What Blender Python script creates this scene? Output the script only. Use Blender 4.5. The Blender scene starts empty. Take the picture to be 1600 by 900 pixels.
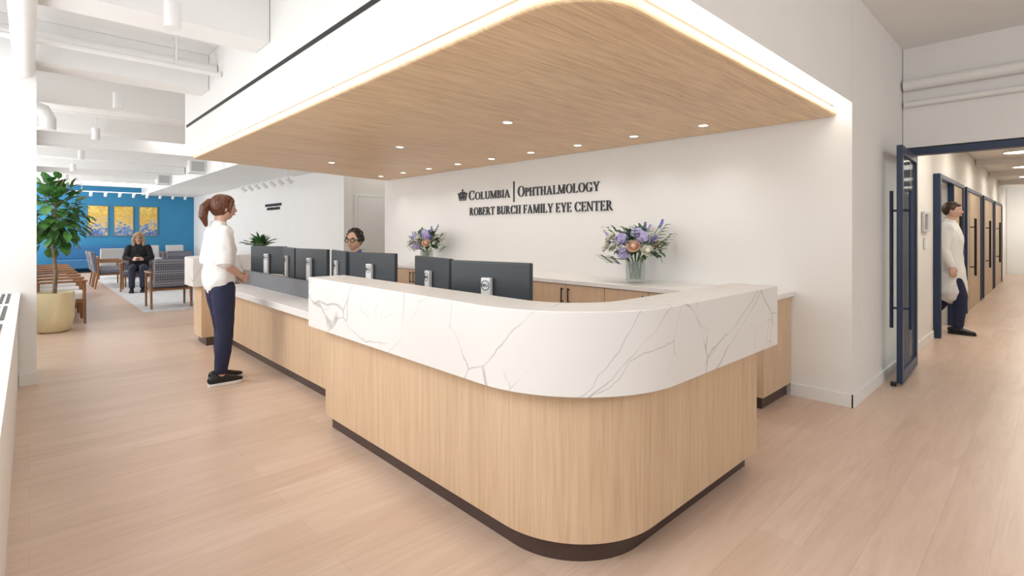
import bpy, bmesh, math, random
from mathutils import Vector, Matrix, noise as mnoise
random.seed(7)
S = bpy.context.scene
C = S.collection
PI = math.pi
V = Vector
try:
    S.view_settings.view_transform = 'Standard'
except Exception:
    pass

# ------------------------------------------------------------------ materials
def newmat(name):
    m = bpy.data.materials.new(name); m.use_nodes = True
    nt = m.node_tree
    return m, nt, nt.nodes['Principled BSDF']

def coords(nt, scale=(1, 1, 1), rot=(0, 0, 0)):
    tc = nt.nodes.new('ShaderNodeTexCoord'); mp = nt.nodes.new('ShaderNodeMapping')
    mp.inputs['Scale'].default_value = scale; mp.inputs['Rotation'].default_value = rot
    nt.links.new(tc.outputs['Object'], mp.inputs['Vector'])
    return mp.outputs['Vector']

def noise(nt, vec, scale, detail=4, rough=.55, dist=0):
    n = nt.nodes.new('ShaderNodeTexNoise')
    n.inputs['Scale'].default_value = scale; n.inputs['Detail'].default_value = detail
    n.inputs['Roughness'].default_value = rough; n.inputs['Distortion'].default_value = dist
    nt.links.new(vec, n.inputs['Vector'])
    return n.outputs['Fac']

def ramp(nt, fac, stops):
    r = nt.nodes.new('ShaderNodeValToRGB')
    e = r.color_ramp.elements
    while len(e) < len(stops): e.new(.5)
    for i, (p, c) in enumerate(stops):
        e[i].position = p; e[i].color = (*c, 1)
    nt.links.new(fac, r.inputs['Fac'])
    return r.outputs['Color']

def mixc(nt, a, b, fac, mode='MIX'):
    m = nt.nodes.new('ShaderNodeMix'); m.data_type = 'RGBA'; m.blend_type = mode
    if isinstance(fac, float): m.inputs[0].default_value = fac
    else: nt.links.new(fac, m.inputs[0])
    for s, k in ((a, 6), (b, 7)):
        if isinstance(s, tuple): m.inputs[k].default_value = (*s, 1)
        else: nt.links.new(s, m.inputs[k])
    return m.outputs[2]

def plain(name, c, rough=.5, metal=0., var=.05, nscale=8., emit=0., bump=0.):
    m, nt, b = newmat(name)
    v = coords(nt)
    f = noise(nt, v, nscale)
    col = ramp(nt, f, [(.3, tuple(x * (1 - var) for x in c)), (.7, tuple(min(1, x * (1 + var)) for x in c))])
    nt.links.new(col, b.inputs['Base Color'])
    b.inputs['Roughness'].default_value = rough; b.inputs['Metallic'].default_value = metal
    if emit:
        b.inputs['Emission Color'].default_value = (*c, 1); b.inputs['Emission Strength'].default_value = emit
    if bump:
        bp = nt.nodes.new('ShaderNodeBump'); bp.inputs['Strength'].default_value = bump; bp.inputs['Distance'].default_value = .01
        nt.links.new(f, bp.inputs['Height']); nt.links.new(bp.outputs['Normal'], b.inputs['Normal'])
    return m

def wood(name, c1, c2, scale, rough=.45, planks=None, lo=.82, dist=.8):
    m, nt, b = newmat(name)
    f1 = noise(nt, coords(nt, scale), 1.0, 7, .65, dist)
    f2 = noise(nt, coords(nt, tuple(s * 4 for s in scale)), 1.0, 4, .65)
    a = ramp(nt, f1, [(.30, c2), (.5, tuple((x + y) / 2 for x, y in zip(c1, c2))), (.70, c1)])
    g = ramp(nt, f2, [(.32, (lo, lo - .03, lo - .06)), (.58, (1, 1, 1))])
    out = mixc(nt, a, g, 1.0, 'MULTIPLY')
    if planks:
        br = nt.nodes.new('ShaderNodeTexBrick'); br.inputs['Scale'].default_value = 1.
        br.inputs['Brick Width'].default_value = planks[0]; br.inputs['Row Height'].default_value = planks[1]
        br.inputs['Mortar Size'].default_value = .001
        br.inputs['Color1'].default_value = (.95, .94, .93, 1); br.inputs['Color2'].default_value = (1, 1, 1, 1); br.inputs['Mortar'].default_value = (.7, .66, .62, 1)
        nt.links.new(coords(nt), br.inputs['Vector'])
        out = mixc(nt, out, br.outputs['Color'], 1.0, 'MULTIPLY')
    nt.links.new(out, b.inputs['Base Color'])
    b.inputs['Roughness'].default_value = rough
    return m

def marble(name):
    m, nt, b = newmat(name)
    tc = nt.nodes.new('ShaderNodeTexCoord')
    last = tc.outputs['Object']
    for scl, det, amt in ((1.3, 2, .30), (7., 4, .045)):
        wv = nt.nodes.new('ShaderNodeTexNoise'); wv.inputs['Scale'].default_value = scl; wv.inputs['Detail'].default_value = det
        nt.links.new(tc.outputs['Object'], wv.inputs['Vector'])
        sc = nt.nodes.new('ShaderNodeVectorMath'); sc.operation = 'SCALE'; sc.inputs['Scale'].default_value = amt
        nt.links.new(wv.outputs['Color'], sc.inputs[0])
        ad = nt.nodes.new('ShaderNodeVectorMath'); nt.links.new(last, ad.inputs[0]); nt.links.new(sc.outputs[0], ad.inputs[1])
        last = ad.outputs[0]
    m1 = nt.nodes.new('ShaderNodeMapping'); m2 = nt.nodes.new('ShaderNodeMapping')
    m1.inputs['Rotation'].default_value = V((.8, -.8, .95)).normalized().rotation_difference(V((0, 0, 1))).to_euler()
    m2.inputs['Scale'].default_value = (1, 1, .15)
    nt.links.new(last, m1.inputs['Vector']); nt.links.new(m1.outputs[0], m2.inputs['Vector'])
    v = m2.outputs[0]
    W = (.79, .78, .765)
    def vein(scl, wd, g, rnd):
        vo = nt.nodes.new('ShaderNodeTexVoronoi'); vo.feature = 'DISTANCE_TO_EDGE'; vo.inputs['Scale'].default_value = scl; vo.inputs['Randomness'].default_value = rnd
        nt.links.new(v, vo.inputs['Vector'])
        return ramp(nt, vo.outputs['Distance'], [(.0, (g, g, g)), (wd * .35, (g + .12,) * 3), (wd, (1, 1, 1)), (1., (1, 1, 1))])
    mask = ramp(nt, noise(nt, v, 3.0, 3), [(.40, (.0, .0, .0)), (.54, (.9, .9, .9))])
    mask2 = ramp(nt, noise(nt, v, 4.7, 3), [(.46, (0, 0, 0)), (.58, (.8, .8, .8))])
    a = mixc(nt, (1., 1., 1.), vein(2.7, .0095, .52, 1.), mask)
    c = mixc(nt, (1., 1., 1.), vein(5.2, .013, .66, 1.), mask2)
    d = mixc(nt, a, c, 1.0, 'MULTIPLY')
    cloud = ramp(nt, noise(nt, v, 1.4, 3), [(.35, tuple(x * .97 for x in W)), (.65, W)])
    nt.links.new(mixc(nt, cloud, d, 1.0, 'MULTIPLY'), b.inputs['Base Color'])
    b.inputs['Roughness'].default_value = .3
    return m

def floor_mat():
    m, nt, b = newmat('oak_plank_floor')
    v = coords(nt)
    br = nt.nodes.new('ShaderNodeTexBrick')
    br.inputs['Scale'].default_value = 1.0; br.inputs['Brick Width'].default_value = 1.5; br.inputs['Row Height'].default_value = .19
    br.inputs['Mortar Size'].default_value = .0010; br.inputs['Mortar Smooth'].default_value = .3
    br.inputs['Color1'].default_value = (.63, .47, .365, 1); br.inputs['Color2'].default_value = (.69, .53, .425, 1)
    br.inputs['Mortar'].default_value = (.50, .36, .27, 1)
    br.offset = .37
    nt.links.new(v, br.inputs['Vector'])
    f = noise(nt, coords(nt, (1.6, 16, 1)), 1.0, 7, .66, .9)
    g = ramp(nt, f, [(.3, (.87, .84, .81)), (.62, (1, 1, 1))])
    nt.links.new(mixc(nt, br.outputs['Color'], g, 1.0, 'MULTIPLY'), b.inputs['Base Color'])
    b.inputs['Roughness'].default_value = .32
    return m

def plaid(name, a, bcol, c):
    m, nt, b = newmat(name)
    v = coords(nt)
    out = a
    for d, sc in (('X', 9.), ('Y', 9.), ('Z', 7.)):
        w = nt.nodes.new('ShaderNodeTexWave'); w.bands_direction = d; w.inputs['Scale'].default_value = sc
        nt.links.new(v, w.inputs['Vector'])
        k = ramp(nt, w.outputs['Fac'], [(.5, (0, 0, 0)), (.7, (.7, .7, .7))])
        out = mixc(nt, out, bcol if d != 'Z' else c, k)
    nt.links.new(out, b.inputs['Base Color']); b.inputs['Roughness'].default_value = .9
    return m

def art(name, off):
    m, nt, b = newmat(name)
    tc = nt.nodes.new('ShaderNodeTexCoord'); mp = nt.nodes.new('ShaderNodeMapping'); mp.inputs['Location'].default_value = (off, 0, off * .3)
    nt.links.new(tc.outputs['Object'], mp.inputs['Vector'])
    f = noise(nt, mp.outputs['Vector'], 7, 6, .65, 1.2)
    sp = nt.nodes.new('ShaderNodeSeparateXYZ'); nt.links.new(tc.outputs['Object'], sp.inputs[0])
    mul = nt.nodes.new('ShaderNodeMath'); mul.operation = 'MULTIPLY_ADD'; mul.inputs[1].default_value = .34; mul.inputs[2].default_value = -.19
    nt.links.new(sp.outputs['Z'], mul.inputs[0])
    ad = nt.nodes.new('ShaderNodeMath'); nt.links.new(f, ad.inputs[0]); nt.links.new(mul.outputs[0], ad.inputs[1])
    nt.links.new(ramp(nt, ad.outputs[0], [(.25, (.05, .10, .30)), (.40, (.18, .30, .50)), (.47, (.75, .55, .2)), (.55, (.62, .36, .05)), (.66, (.80, .58, .14)), (.8, (.85, .72, .35))]), b.inputs['Base Color'])
    b.inputs['Roughness'].default_value = .6
    return m

def glass(name, tint=(.93, .96, .96), alpha=.08):
    m, nt, b = newmat(name)
    tr = nt.nodes.new('ShaderNodeBsdfTransparent'); tr.inputs['Color'].default_value = (*tint, 1)
    f = noise(nt, coords(nt), 20.)
    r = ramp(nt, f, [(.3, tuple(x * .97 for x in tint)), (.7, tint)])
    nt.links.new(r, b.inputs['Base Color'])
    b.inputs['Roughness'].default_value = .05
    mx = nt.nodes.new('ShaderNodeMixShader'); mx.inputs[0].default_value = alpha
    nt.links.new(tr.outputs[0], mx.inputs[1]); nt.links.new(b.outputs[0], mx.inputs[2])
    nt.links.new(mx.outputs[0], nt.nodes['Material Output'].inputs['Surface'])
    return m

M = dict(
    wall=plain('white_paint', (.82, .815, .80), .7, var=.012, nscale=2),
    ceil=plain('white_ceiling_paint', (.84, .84, .83), .8, var=.012, nscale=2),
    warm=plain('warm_white_paint', (.77, .75, .715), .7, var=.015, nscale=2),
    blue=plain('blue_paint', (.033, .235, .44), .6, var=.04, nscale=2),
    floor=floor_mat(),
    oakv=wood('oak_vertical', (.69, .515, .35), (.60, .425, .275), (17, 17, .7), lo=.86, dist=1.4),
    oakh=wood('oak_canopy', (.93, .705, .465), (.80, .575, .35), (.75, 13, 13), planks=(1.9, .42), lo=.76),
    oakd=wood('oak_door', (.60, .455, .31), (.52, .38, .245), (12, 12, .8)),
    walnut=wood('walnut', (.36, .17, .075), (.25, .11, .045), (9, 9, 3), .4),
    marble=marble('veined_quartz'),
    quartz=plain('white_quartz', (.79, .78, .77), .3, var=.02),
    toe=plain('bronze_toe_kick', (.060, .036, .030), .4, var=.1),
    grey=plain('slate_panel', (.19, .20, .225), .6, var=.06),
    navy=plain('navy_letter', (.012, .014, .022), .35, var=.1),
    navyf=plain('navy_metal', (.012, .030, .078), .4, 0., var=.1),
    black=plain('black_metal', (.012, .012, .013), .4, .2, var=.1),
    mon=plain('monitor_plastic', (.028, .037, .046), .38, var=.08),
    screen=plain('screen_glass', (.01, .012, .014), .1, var=.05),
    silver=plain('silver_plastic', (.62, .63, .64), .35, .15, var=.04),
    white=plain('white_metal', (.82, .82, .81), .45, var=.02),
    slotm=plain('slot_black', (.005, .005, .006), .5),
    led=plain('led_diffuser', (1., .94, .84), .5, var=0., emit=5.),
    lens=plain('lamp_lens', (1., .93, .80), .5, var=0., emit=9.),
    glass=glass('clear_glass'),
    vase=glass('vase_glass', (.90, .92, .91), .16),
    skin=plain('skin', (.62, .39, .28), .5, var=.04, nscale=20),
    skin2=plain('skin_fair', (.62, .38, .28), .5, var=.04, nscale=20),
    lip=plain('lips', (.42, .13, .12), .4),
    eyew=plain('eye_white', (.8, .79, .77), .2), iris=plain('iris', (.02, .013, .01), .15),
    hairb=plain('hair_auburn', (.105, .033, .014), .42, var=.55, nscale=45, bump=.5),
    haird=plain('hair_dark', (.014, .008, .006), .45, var=.5, nscale=40, bump=.5),
    hairm=plain('hair_brown', (.05, .026, .015), .45, var=.5, nscale=40, bump=.5),
    hairg=plain('hair_blonde', (.38, .25, .13), .5, var=.4, nscale=40, bump=.5),
    cotton=plain('white_cotton', (.77, .765, .76), .85, var=.02, nscale=15, bump=.15),
    navyc=plain('navy_trousers', (.016, .020, .055), .85, var=.1, nscale=15, bump=.15),
    blackc=plain('black_knit', (.012, .012, .014), .9, var=.2, nscale=30, bump=.2),
    denim=plain('dark_denim', (.025, .032, .055), .9, var=.2, nscale=30),
    printb=plain('blue_print', (.05, .09, .24), .85, var=.8, nscale=55),
    sole=plain('sole_white', (.78, .76, .74), .6),
    plaid=plaid('grey_plaid', (.13, .14, .18), (.34, .35, .39), (.06, .07, .11)),
    fabl=plain('light_grey_fabric', (.50, .50, .50), .9, var=.06, nscale=40),
    fabw=plain('cream_vinyl', (.72, .70, .67), .6, var=.03),
    fabb=plain('blue_fabric', (.04, .16, .34), .9, var=.08, nscale=40),
    rug=plain('pale_grey_rug', (.56, .57, .58), .95, var=.12, nscale=6),
    pot=plain('gold_ceramic', (.75, .67, .43), .22, .25, var=.05, nscale=40, bump=.1),
    soil=plain('soil', (.05, .03, .02), .95, var=.3, nscale=40),
    bark=plain('bark', (.20, .14, .09), .9, var=.3, nscale=20, bump=.4),
    leaf=plain('leaf_green', (.06, .18, .04), .45, var=.5, nscale=9),
    leafd=plain('leaf_dark', (.04, .12, .032), .5, var=.4, nscale=12),
    stem=plain('stem_green', (.08, .18, .05), .6),
    petw=plain('petal_white', (.84, .83, .74), .6, var=.05),
    petp=plain('petal_blush', (.84, .60, .46), .6, var=.08),
    petl=plain('petal_lavender', (.56, .52, .82), .6, var=.2, nscale=25),
    petb=plain('petal_blue', (.18, .20, .60), .6, var=.3, nscale=25),
    gold=plain('gold_frame', (.45, .30, .10), .4, .5),
    art1=art('art_a', 0.), art2=art('art_b', 3.1), art3=art('art_c', 7.7),
)

# ------------------------------------------------------------------ helpers
def BM(): return bmesh.new()

def box(bm, x0, x1, y0, y1, z0, z1):
    r = bmesh.ops.create_cube(bm, size=1)
    for v in r['verts']:
        v.co = V((x0 + (v.co.x + .5) * (x1 - x0), y0 + (v.co.y + .5) * (y1 - y0), z0 + (v.co.z + .5) * (z1 - z0)))
    return r['verts']

def BOX(*a):
    bm = BM(); box(bm, *a); return bm

def prism(bm, pts, z0, z1):
    a = [bm.verts.new((p[0], p[1], z0)) for p in pts]; b = [bm.verts.new((p[0], p[1], z1)) for p in pts]
    n = len(pts)
    bm.faces.new(a[::-1]); bm.faces.new(b)
    for i in range(n): bm.faces.new((a[i], a[(i + 1) % n], b[(i + 1) % n], b[i]))

def band(bm, o, i, z0, z1):
    n = len(o)
    R = [[bm.verts.new((p[0], p[1], z)) for p in path] for path, z in ((o, z0), (o, z1), (i, z1), (i, z0))]
    for k in range(n - 1):
        for a in range(4):
            b = (a + 1) % 4
            bm.faces.new((R[a][k], R[a][k + 1], R[b][k + 1], R[b][k]))
    bm.faces.new([R[a][0] for a in range(4)]); bm.faces.new([R[a][-1] for a in range(3, -1, -1)])
    bmesh.ops.recalc_face_normals(bm, faces=bm.faces)

def lpath(x0, y0, r, xe, ye, n=20, sy=1):
    pts = [(x0, ye)]
    for k in range(n + 1):
        a = PI + (PI / 2) * k / n
        pts.append((x0 + r + r * math.cos(a), y0 + sy * (r + r * math.sin(a))))
    pts.append((xe, y0))
    return pts

def tube(bm, rings, ref=(0, 1, 0), n=14, caps=True):
    ref = V(ref)
    R = [(V(r[0]), r[1], r[2] if len(r) > 2 else r[1]) for r in rings]
    if caps:
        t = (R[1][0] - R[0][0]).normalized(); r = min(R[0][1], R[0][2])
        t2 = (R[-1][0] - R[-2][0]).normalized(); r2 = min(R[-1][1], R[-1][2])
        R = [(R[0][0] - t * r * .95, R[0][1] * .3, R[0][2] * .3), (R[0][0] - t * r * .6, R[0][1] * .8, R[0][2] * .8)] + R + \
            [(R[-1][0] + t2 * r2 * .6, R[-1][1] * .8, R[-1][2] * .8), (R[-1][0] + t2 * r2 * .95, R[-1][1] * .3, R[-1][2] * .3)]
    L = []
    for k, (c, rx, ry) in enumerate(R):
        a = R[max(0, k - 1)][0]; b = R[min(len(R) - 1, k + 1)][0]
        t = (b - a).normalized()
        B = ref - t * ref.dot(t)
        if B.length < .05: B = V((1, 0, .1)) - t * V((1, 0, .1)).dot(t)
        B.normalize(); A = t.cross(B)
        L.append([bm.verts.new(c + A * rx * math.cos(2 * PI * j / n) + B * ry * math.sin(2 * PI * j / n)) for j in range(n)])
    for k in range(len(L) - 1):
        for j in range(n):
            bm.faces.new((L[k][j], L[k][(j + 1) % n], L[k + 1][(j + 1) % n], L[k + 1][j]))
    bm.faces.new(L[0][::-1]); bm.faces.new(L[-1])

def cyl(bm, p0, p1, r0, r1=None, n=16):
    d = V(p1) - V(p0)
    tube(bm, [(p0, r0), (p1, r0 if r1 is None else r1)], ref=(0, 1, 0) if abs(d.normalized().y) < .8 else (1, 0, 0), n=n, caps=False)

def lathe(bm, prof, c=(0, 0, 0), n=24):
    L = [[bm.verts.new((c[0] + r * math.cos(2 * PI * j / n), c[1] + r * math.sin(2 * PI * j / n), c[2] + z)) for j in range(n)] for r, z in prof]
    for k in range(len(L) - 1):
        for j in range(n): bm.faces.new((L[k][j], L[k][(j + 1) % n], L[k + 1][(j + 1) % n], L[k + 1][j]))
    if prof[0][0] > 1e-3: bm.faces.new(L[0][::-1])
    if prof[-1][0] > 1e-3: bm.faces.new(L[-1])

def ball(bm, c, r, Mx=None, u=16, v=12):
    res = bmesh.ops.create_uvsphere(bm, u_segments=u, v_segments=v, radius=1)
    for w in res['verts']:
        p = V((c[0] + w.co.x * r[0], c[1] + w.co.y * r[1], c[2] + w.co.z * r[2]))
        w.co = Mx @ p if Mx else p

def root_loc(p):
    while p.parent: p = p.parent
    return p.location.copy()

def mk(name, me, m, parent=None, smooth=False, bev=0.):
    o = bpy.data.objects.new(name, me); C.objects.link(o)
    if m: me.materials.clear(); me.materials.append(m)
    if smooth:
        for p in me.polygons: p.use_smooth = True
        try: me.set_sharp_from_angle(angle=math.radians(48))
        except Exception: pass
    if bev:
        b = o.modifiers.new('edge', 'BEVEL'); b.width = bev; b.segments = 3; b.limit_method = 'ANGLE'; b.angle_limit = .6
    if parent: o.parent = parent
    return o

def obj(name, bm, m, parent=None, smooth=False, bev=0., world=False):
    if world and parent: bmesh.ops.translate(bm, verts=bm.verts, vec=-root_loc(parent))
    me = bpy.data.meshes.new(name); bm.to_mesh(me); bm.free()
    return mk(name, me, m, parent, smooth, bev)

def thing(name, label, cat, loc=(0, 0, 0), rz=0., group=None):
    o = bpy.data.objects.new(name, None); C.objects.link(o)
    o.empty_display_size = .1
    o.location = loc; o.rotation_euler = (0, 0, rz); o['label'] = label; o['category'] = cat
    if group: o['group'] = group
    return o

def single(name, bm, m, label, cat, group=None, smooth=False, bev=0., kind=None):
    xs = [v.co for v in bm.verts]
    c = V(((min(v.x for v in xs) + max(v.x for v in xs)) / 2, (min(v.y for v in xs) + max(v.y for v in xs)) / 2, min(v.z for v in xs)))
    bmesh.ops.translate(bm, verts=bm.verts, vec=-c)
    o = obj(name, bm, m, None, smooth, bev); o.location = c
    o['label'] = label; o['category'] = cat
    if group: o['group'] = group
    if kind: o['kind'] = kind
    return o

def st(name, bm, m, parent=None, bev=0., smooth=False):
    o = obj(name, bm, m, parent, smooth, bev)
    if not parent: o['kind'] = 'structure'
    return o

def sdoor(name, loc):
    o = bpy.data.objects.new(name, None); C.objects.link(o); o.location = loc; o['kind'] = 'structure'
    return o

def dup(r0, loc, rz, label, group=None):
    r = r0.copy(); C.objects.link(r); r.location = loc; r.rotation_euler = (0, 0, rz); r['label'] = label
    if group: r['group'] = group
    for ch in list(r0.children):
        c = ch.copy(); C.objects.link(c); c.parent = r
        for g in ch.children:
            d = g.copy(); C.objects.link(d); d.parent = c
    return r

ORD = ['nearest', 'second nearest', 'third nearest', 'fourth nearest', 'fifth nearest', 'sixth nearest', 'seventh nearest', 'eighth nearest', 'ninth nearest', 'tenth nearest']

# ------------------------------------------------------------------ room shell
CE = 3.25
st('floor', BOX(-.7, 24, -7, 24, -.1, 0), M['floor'])
st('ceiling', BOX(-.7, 24, -7, 24, CE, CE + .1), M['ceil'])
st('wall_back', BOX(-.7, 6.2, 23, 23.2, 0, CE), M['blue'])
st('wall_sign', BOX(4.67, 4.85, 1.09, 8.3, 0, CE), M['wall'])
bm = BM(); box(bm, 4.852, 6.75, 1.09, 1.27, 0, CE)
st('wall_right', bm, M['wall'])
bm = BM()
box(bm, 6.752, 8.6, 1.09, 1.27, 0, 2.9); box(bm, 9.8, 23, 1.09, 1.27, 0, 2.9); box(bm, 8.6, 9.8, 1.09, 1.27, 2.06, 2.9)
st('wall_corridor', bm, M['warm'])
st('wall_exam', BOX(7.5, 11, 3.2, 3.3, 0, 2.9), M['warm'])
st('wall_corridor_end', BOX(22.8, 23, -1.1, 1.085, 0, 2.9), M['wall'])
st('wall_corridor_right', BOX(6.76, 22.8, -1.2, -1.05, 0, 2.9), M['warm'])
bm = BM(); box(bm, 6.58, 6.75, -1.0, 1.085, 2.23, CE); box(bm, 6.58, 6.75, -7, -1.0, 0, CE)
st('wall_entry', bm, M['wall'])
st('wall_waiting', BOX(4.67, 4.85, 9.95, 23, 0, CE), M['wall'])
st('wall_passage', BOX(4.852, 6.2, 9.95, 10.1, 0, CE), M['warm'])
st('wall_passage_end', BOX(6.2, 6.35, 8.3, 10.1, 0, CE), M['warm'])
st('trim_1', BOX(6.78, 22.8, -1.05, 1.085, 2.78, 2.88), M['warm'])       # corridor ceiling
bm = BM(); box(bm, -.66, -.5, -7, 23, 0, .84); box(bm, -.66, -.5, -7, 23, 2.95, CE)
st('wall_left', bm, M['wall'])
for k, (y0, y1) in enumerate(((-1.2, -.6), (2.3, 2.5), (6.29, 6.95), (11.6, 12.2), (17, 17.6))):
    st('trim_%d' % (k + 2), BOX(-.5, .05 if k != 1 else -.45, y0, y1, 0, CE - .005), M['wall'])
for k, (y0, y1) in enumerate(((-.6, 2.3), (2.5, 6.29), (6.95, 11.6), (12.2, 17), (17.6, 23))):
    w = BM()
    for (a, b, c, d) in ((y0, y1, .84, .9), (y0, y1, 2.88, 2.95), (y0, y0 + .05, .9, 2.88), (y1 - .05, y1, .9, 2.88), ((y0 + y1) / 2 - .02, (y0 + y1) / 2 + .02, .9, 2.88)):
        box(w, -.6, -.54, a, b, c, d)
    st('window_%d' % (k + 1), w, M['white'])
# baseboards
st('baseboard_sign', BOX(4.655, 4.67, 1.08, 1.53, 0, .1), M['wall'])
st('baseboard_right', BOX(4.655, 6.56, 1.075, 1.09, 0, .1), M['wall'])
st('baseboard_corridor', BOX(6.76, 8.46, 1.075, 1.09, 0, .1), M['warm'])
st('baseboard_pillar', BOX(-.065, .062, 6.275, 6.29, 0, .11), M['wall'])
st('baseboard_waiting', BOX(4.655, 4.67, 9.96, 22.98, 0, .1), M['wall'])
# ceiling beams across the window aisle
n = 8
for k in range(10):
    y = 4.3 + 1.9 * k
    xe = 1.395 if y < 7.2 else 2.98
    st('trim_%d' % n, BOX(-.5, xe, y, y + .34, 2.88, CE - .002), M['ceil']); n += 1
# dropped bulkhead over the waiting room, rounded near corner
o = [(3.0, 22.98)] + [(3.0 + .6 - .6 * math.cos(PI / 2 * k / 10), 10.3 + .6 - .6 * math.sin(PI / 2 * k / 10)) for k in range(11)] + [(4.665, 10.3), (4.665, 22.98)]
bm = BM(); prism(bm, o, 2.7, CE - .002); bmesh.ops.recalc_face_normals(bm, faces=bm.faces)
st('trim_%d' % n, bm, M['ceil']); n += 1
for x in (8.5, 10.6, 13.5, 16.5, 19.5):
    st('trim_%d' % n, BOX(x, x + .3, -1.04, 1.08, 2.66, 2.78), M['warm']); n += 1

# passage door in the recess
d = sdoor('door_1', (5.36, 9.945, 0))
bm = BM(); box(bm, -.46, -.40, -.02, .0, 0, 2.16); box(bm, .40, .46, -.02, .0, 0, 2.16); box(bm, -.40, .40, -.02, .0, 2.1, 2.16)
obj('frame', bm, M['white'], d)
lf = obj('leaf', BOX(-.395, .395, -.015, .0, .01, 2.095), M['wall'], d)
bm = BM(); tube(bm, [((-.33, -.02, 1.0), .012), ((-.33, -.06, 1.0), .012), ((-.25, -.065, 1.0), .012)], ref=(0, 0, 1)); obj('handle', bm, M['silver'], lf, True)

# glazed entry door, open against the side wall
d = sdoor('door_2', (6.6, .985, 0))
bm = BM(); box(bm, -.02, .1, .04, .10, 0, 2.22); box(bm, -.02, .1, -1.98, .04, 2.15, 2.22); box(bm, -.02, .1, -1.98, -1.91, 0, 2.15)
obj('frame', bm, M['navyf'], d, bev=.004)
bm = BM(); box(bm, -.98, -.91, -.022, .022, .02, 2.14); box(bm, -.11, -.04, -.022, .022, .02, 2.14)
box(bm, -.91, -.11, -.022, .022, .02, .12); box(bm, -.91, -.11, -.022, .022, 2.06, 2.14)
lf = obj('leaf', bm, M['navyf'], d, bev=.004); lf.rotation_euler.z = .034
obj('pane', BOX(-.91, -.11, -.006, .006, .12, 2.06), M['glass'], lf)
for s in (1, -1):
    bm = BM(); cyl(bm, (-.9, s * .07, .5), (-.9, s * .07, 1.74), .015)
    for z in (.68, 1.56): cyl(bm, (-.9, s * .02, z), (-.9, s * .07, z), .01)
    obj('handle', bm, M['navyf'], lf, True)
obj('floor_stop', BOX(-1.03, -.985, -.015, .025, 0.002, .035), M['black'], d)

# corridor doors
for k, x0 in enumerate((8.5, 11.4, 14.3, 17.1)):
    d = sdoor('door_%d' % (k + 3), (x0, 1.085, 0))
    bm = BM(); box(bm, 0, .1, -.07, 0, 0, 2.12); box(bm, .1, 2.5, -.07, 0, 2.06, 2.12); box(bm, 2.42, 2.5, -.07, 0, 0, 2.06)
    if k == 0: box(bm, 1.27, 1.33, -.07, 0, 0, 2.06)
    obj('frame', bm, M['navyf'], d, bev=.004)
    lf = obj('leaf', BOX(1.33 if k == 0 else .5, 2.42, -.05, -.01, .01, 2.06), M['oakd'], d)
    if k: obj('side_glass', BOX(.1, .5, -.04, -.02, .01, 2.06), M['warm'], d)
    bm = BM(); hx = 1.52 if k == 0 else .65
    cyl(bm, (hx, -.12, .6), (hx, -.12, 1.6), .018); cyl(bm, (hx, -.12, .75), (hx, -.045, .75), .01); cyl(bm, (hx, -.12, 1.45), (hx, -.045, 1.45), .01)
    obj('handle', bm, M['black'], lf, True)

# ------------------------------------------------------------------ canopy
cn = thing('ceiling_canopy', 'oak-lined dropped canopy with rounded corner and glowing edge above the reception desk', 'canopy', (3, 4.5, 2.3))
bh = lpath(1.40, 1.09, .40, 4.665, 7.35) + [(4.665, 8.3)]
bm = BM(); prism(bm, bh, 2.375, CE - .002); bmesh.ops.recalc_face_normals(bm, faces=bm.faces)
obj('bulkhead', bm, M['wall'], cn, True, world=True)
bm = BM(); box(bm, 1.392, 1.40, 1.75, 7.25, 2.635, 2.665); obj('slot_diffuser', bm, M['slotm'], cn, world=True)
wp = lpath(1.50, 1.19, .34, 4.665, 7.45) + [(4.665, 8.25)]
bm = BM(); prism(bm, wp, 2.285, 2.350); bmesh.ops.recalc_face_normals(bm, faces=bm.faces)
obj('wood_panel', bm, M['oakh'], cn, False, .018, world=True)
bm = BM(); band(bm, lpath(1.402, 1.092, .398, 4.64, 7.33), lpath(1.492, 1.182, .308, 4.64, 7.33), 2.350, 2.374)
obj('light_strip', bm, M['led'], cn, world=True)

dl = thing('downlight', 'x', 'ceiling light', (0, 0, 2.284))
bm = BM(); lathe(bm, [(.048, 0), (.048, -.006), (.038, -.008), (.038, 0)], n=24); obj('trim_ring', bm, M['white'], dl, True)
bm = BM(); lathe(bm, [(.0001, -.003), (.038, -.003)], n=24); obj('lens', bm, M['lens'], dl)
first = True
def spot(loc, tgt, e, size=2.2, blend=1., col=(1, .955, .895)):
    L = bpy.data.lights.new('spot', 'SPOT'); L.energy = e; L.spot_size = size; L.spot_blend = blend; L.color = col; L.shadow_soft_size = .08
    o = bpy.data.objects.new('downlight_lamp', L); C.objects.link(o); o.location = loc
    o.rotation_euler = (V(tgt) - V(loc)).to_track_quat('-Z', 'Y').to_euler()
def place_dl(x, y, lab, grp, e, tx):
    global first
    if first:
        dl.location = (x, y, 2.284); dl['label'] = lab; dl['group'] = grp; first = False
    else: dup(dl, (x, y, 2.284), 0, lab, grp)
    spot((x, y, 2.265), (tx, y, 0), e)
for k in range(9):
    place_dl(4.2, 2.07 + .69 * k, '%s downlight to the glazed door, in the canopy row along the sign wall' % ORD[k], 'downlights along the sign wall', 15, 4.4)
for k in range(3):
    place_dl(2.9, 3.13 + 1.705 * k, '%s downlight to the marble corner, in the sparse row over the desk' % ORD[k], 'downlights over the desk', 28, 2.9)

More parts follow.
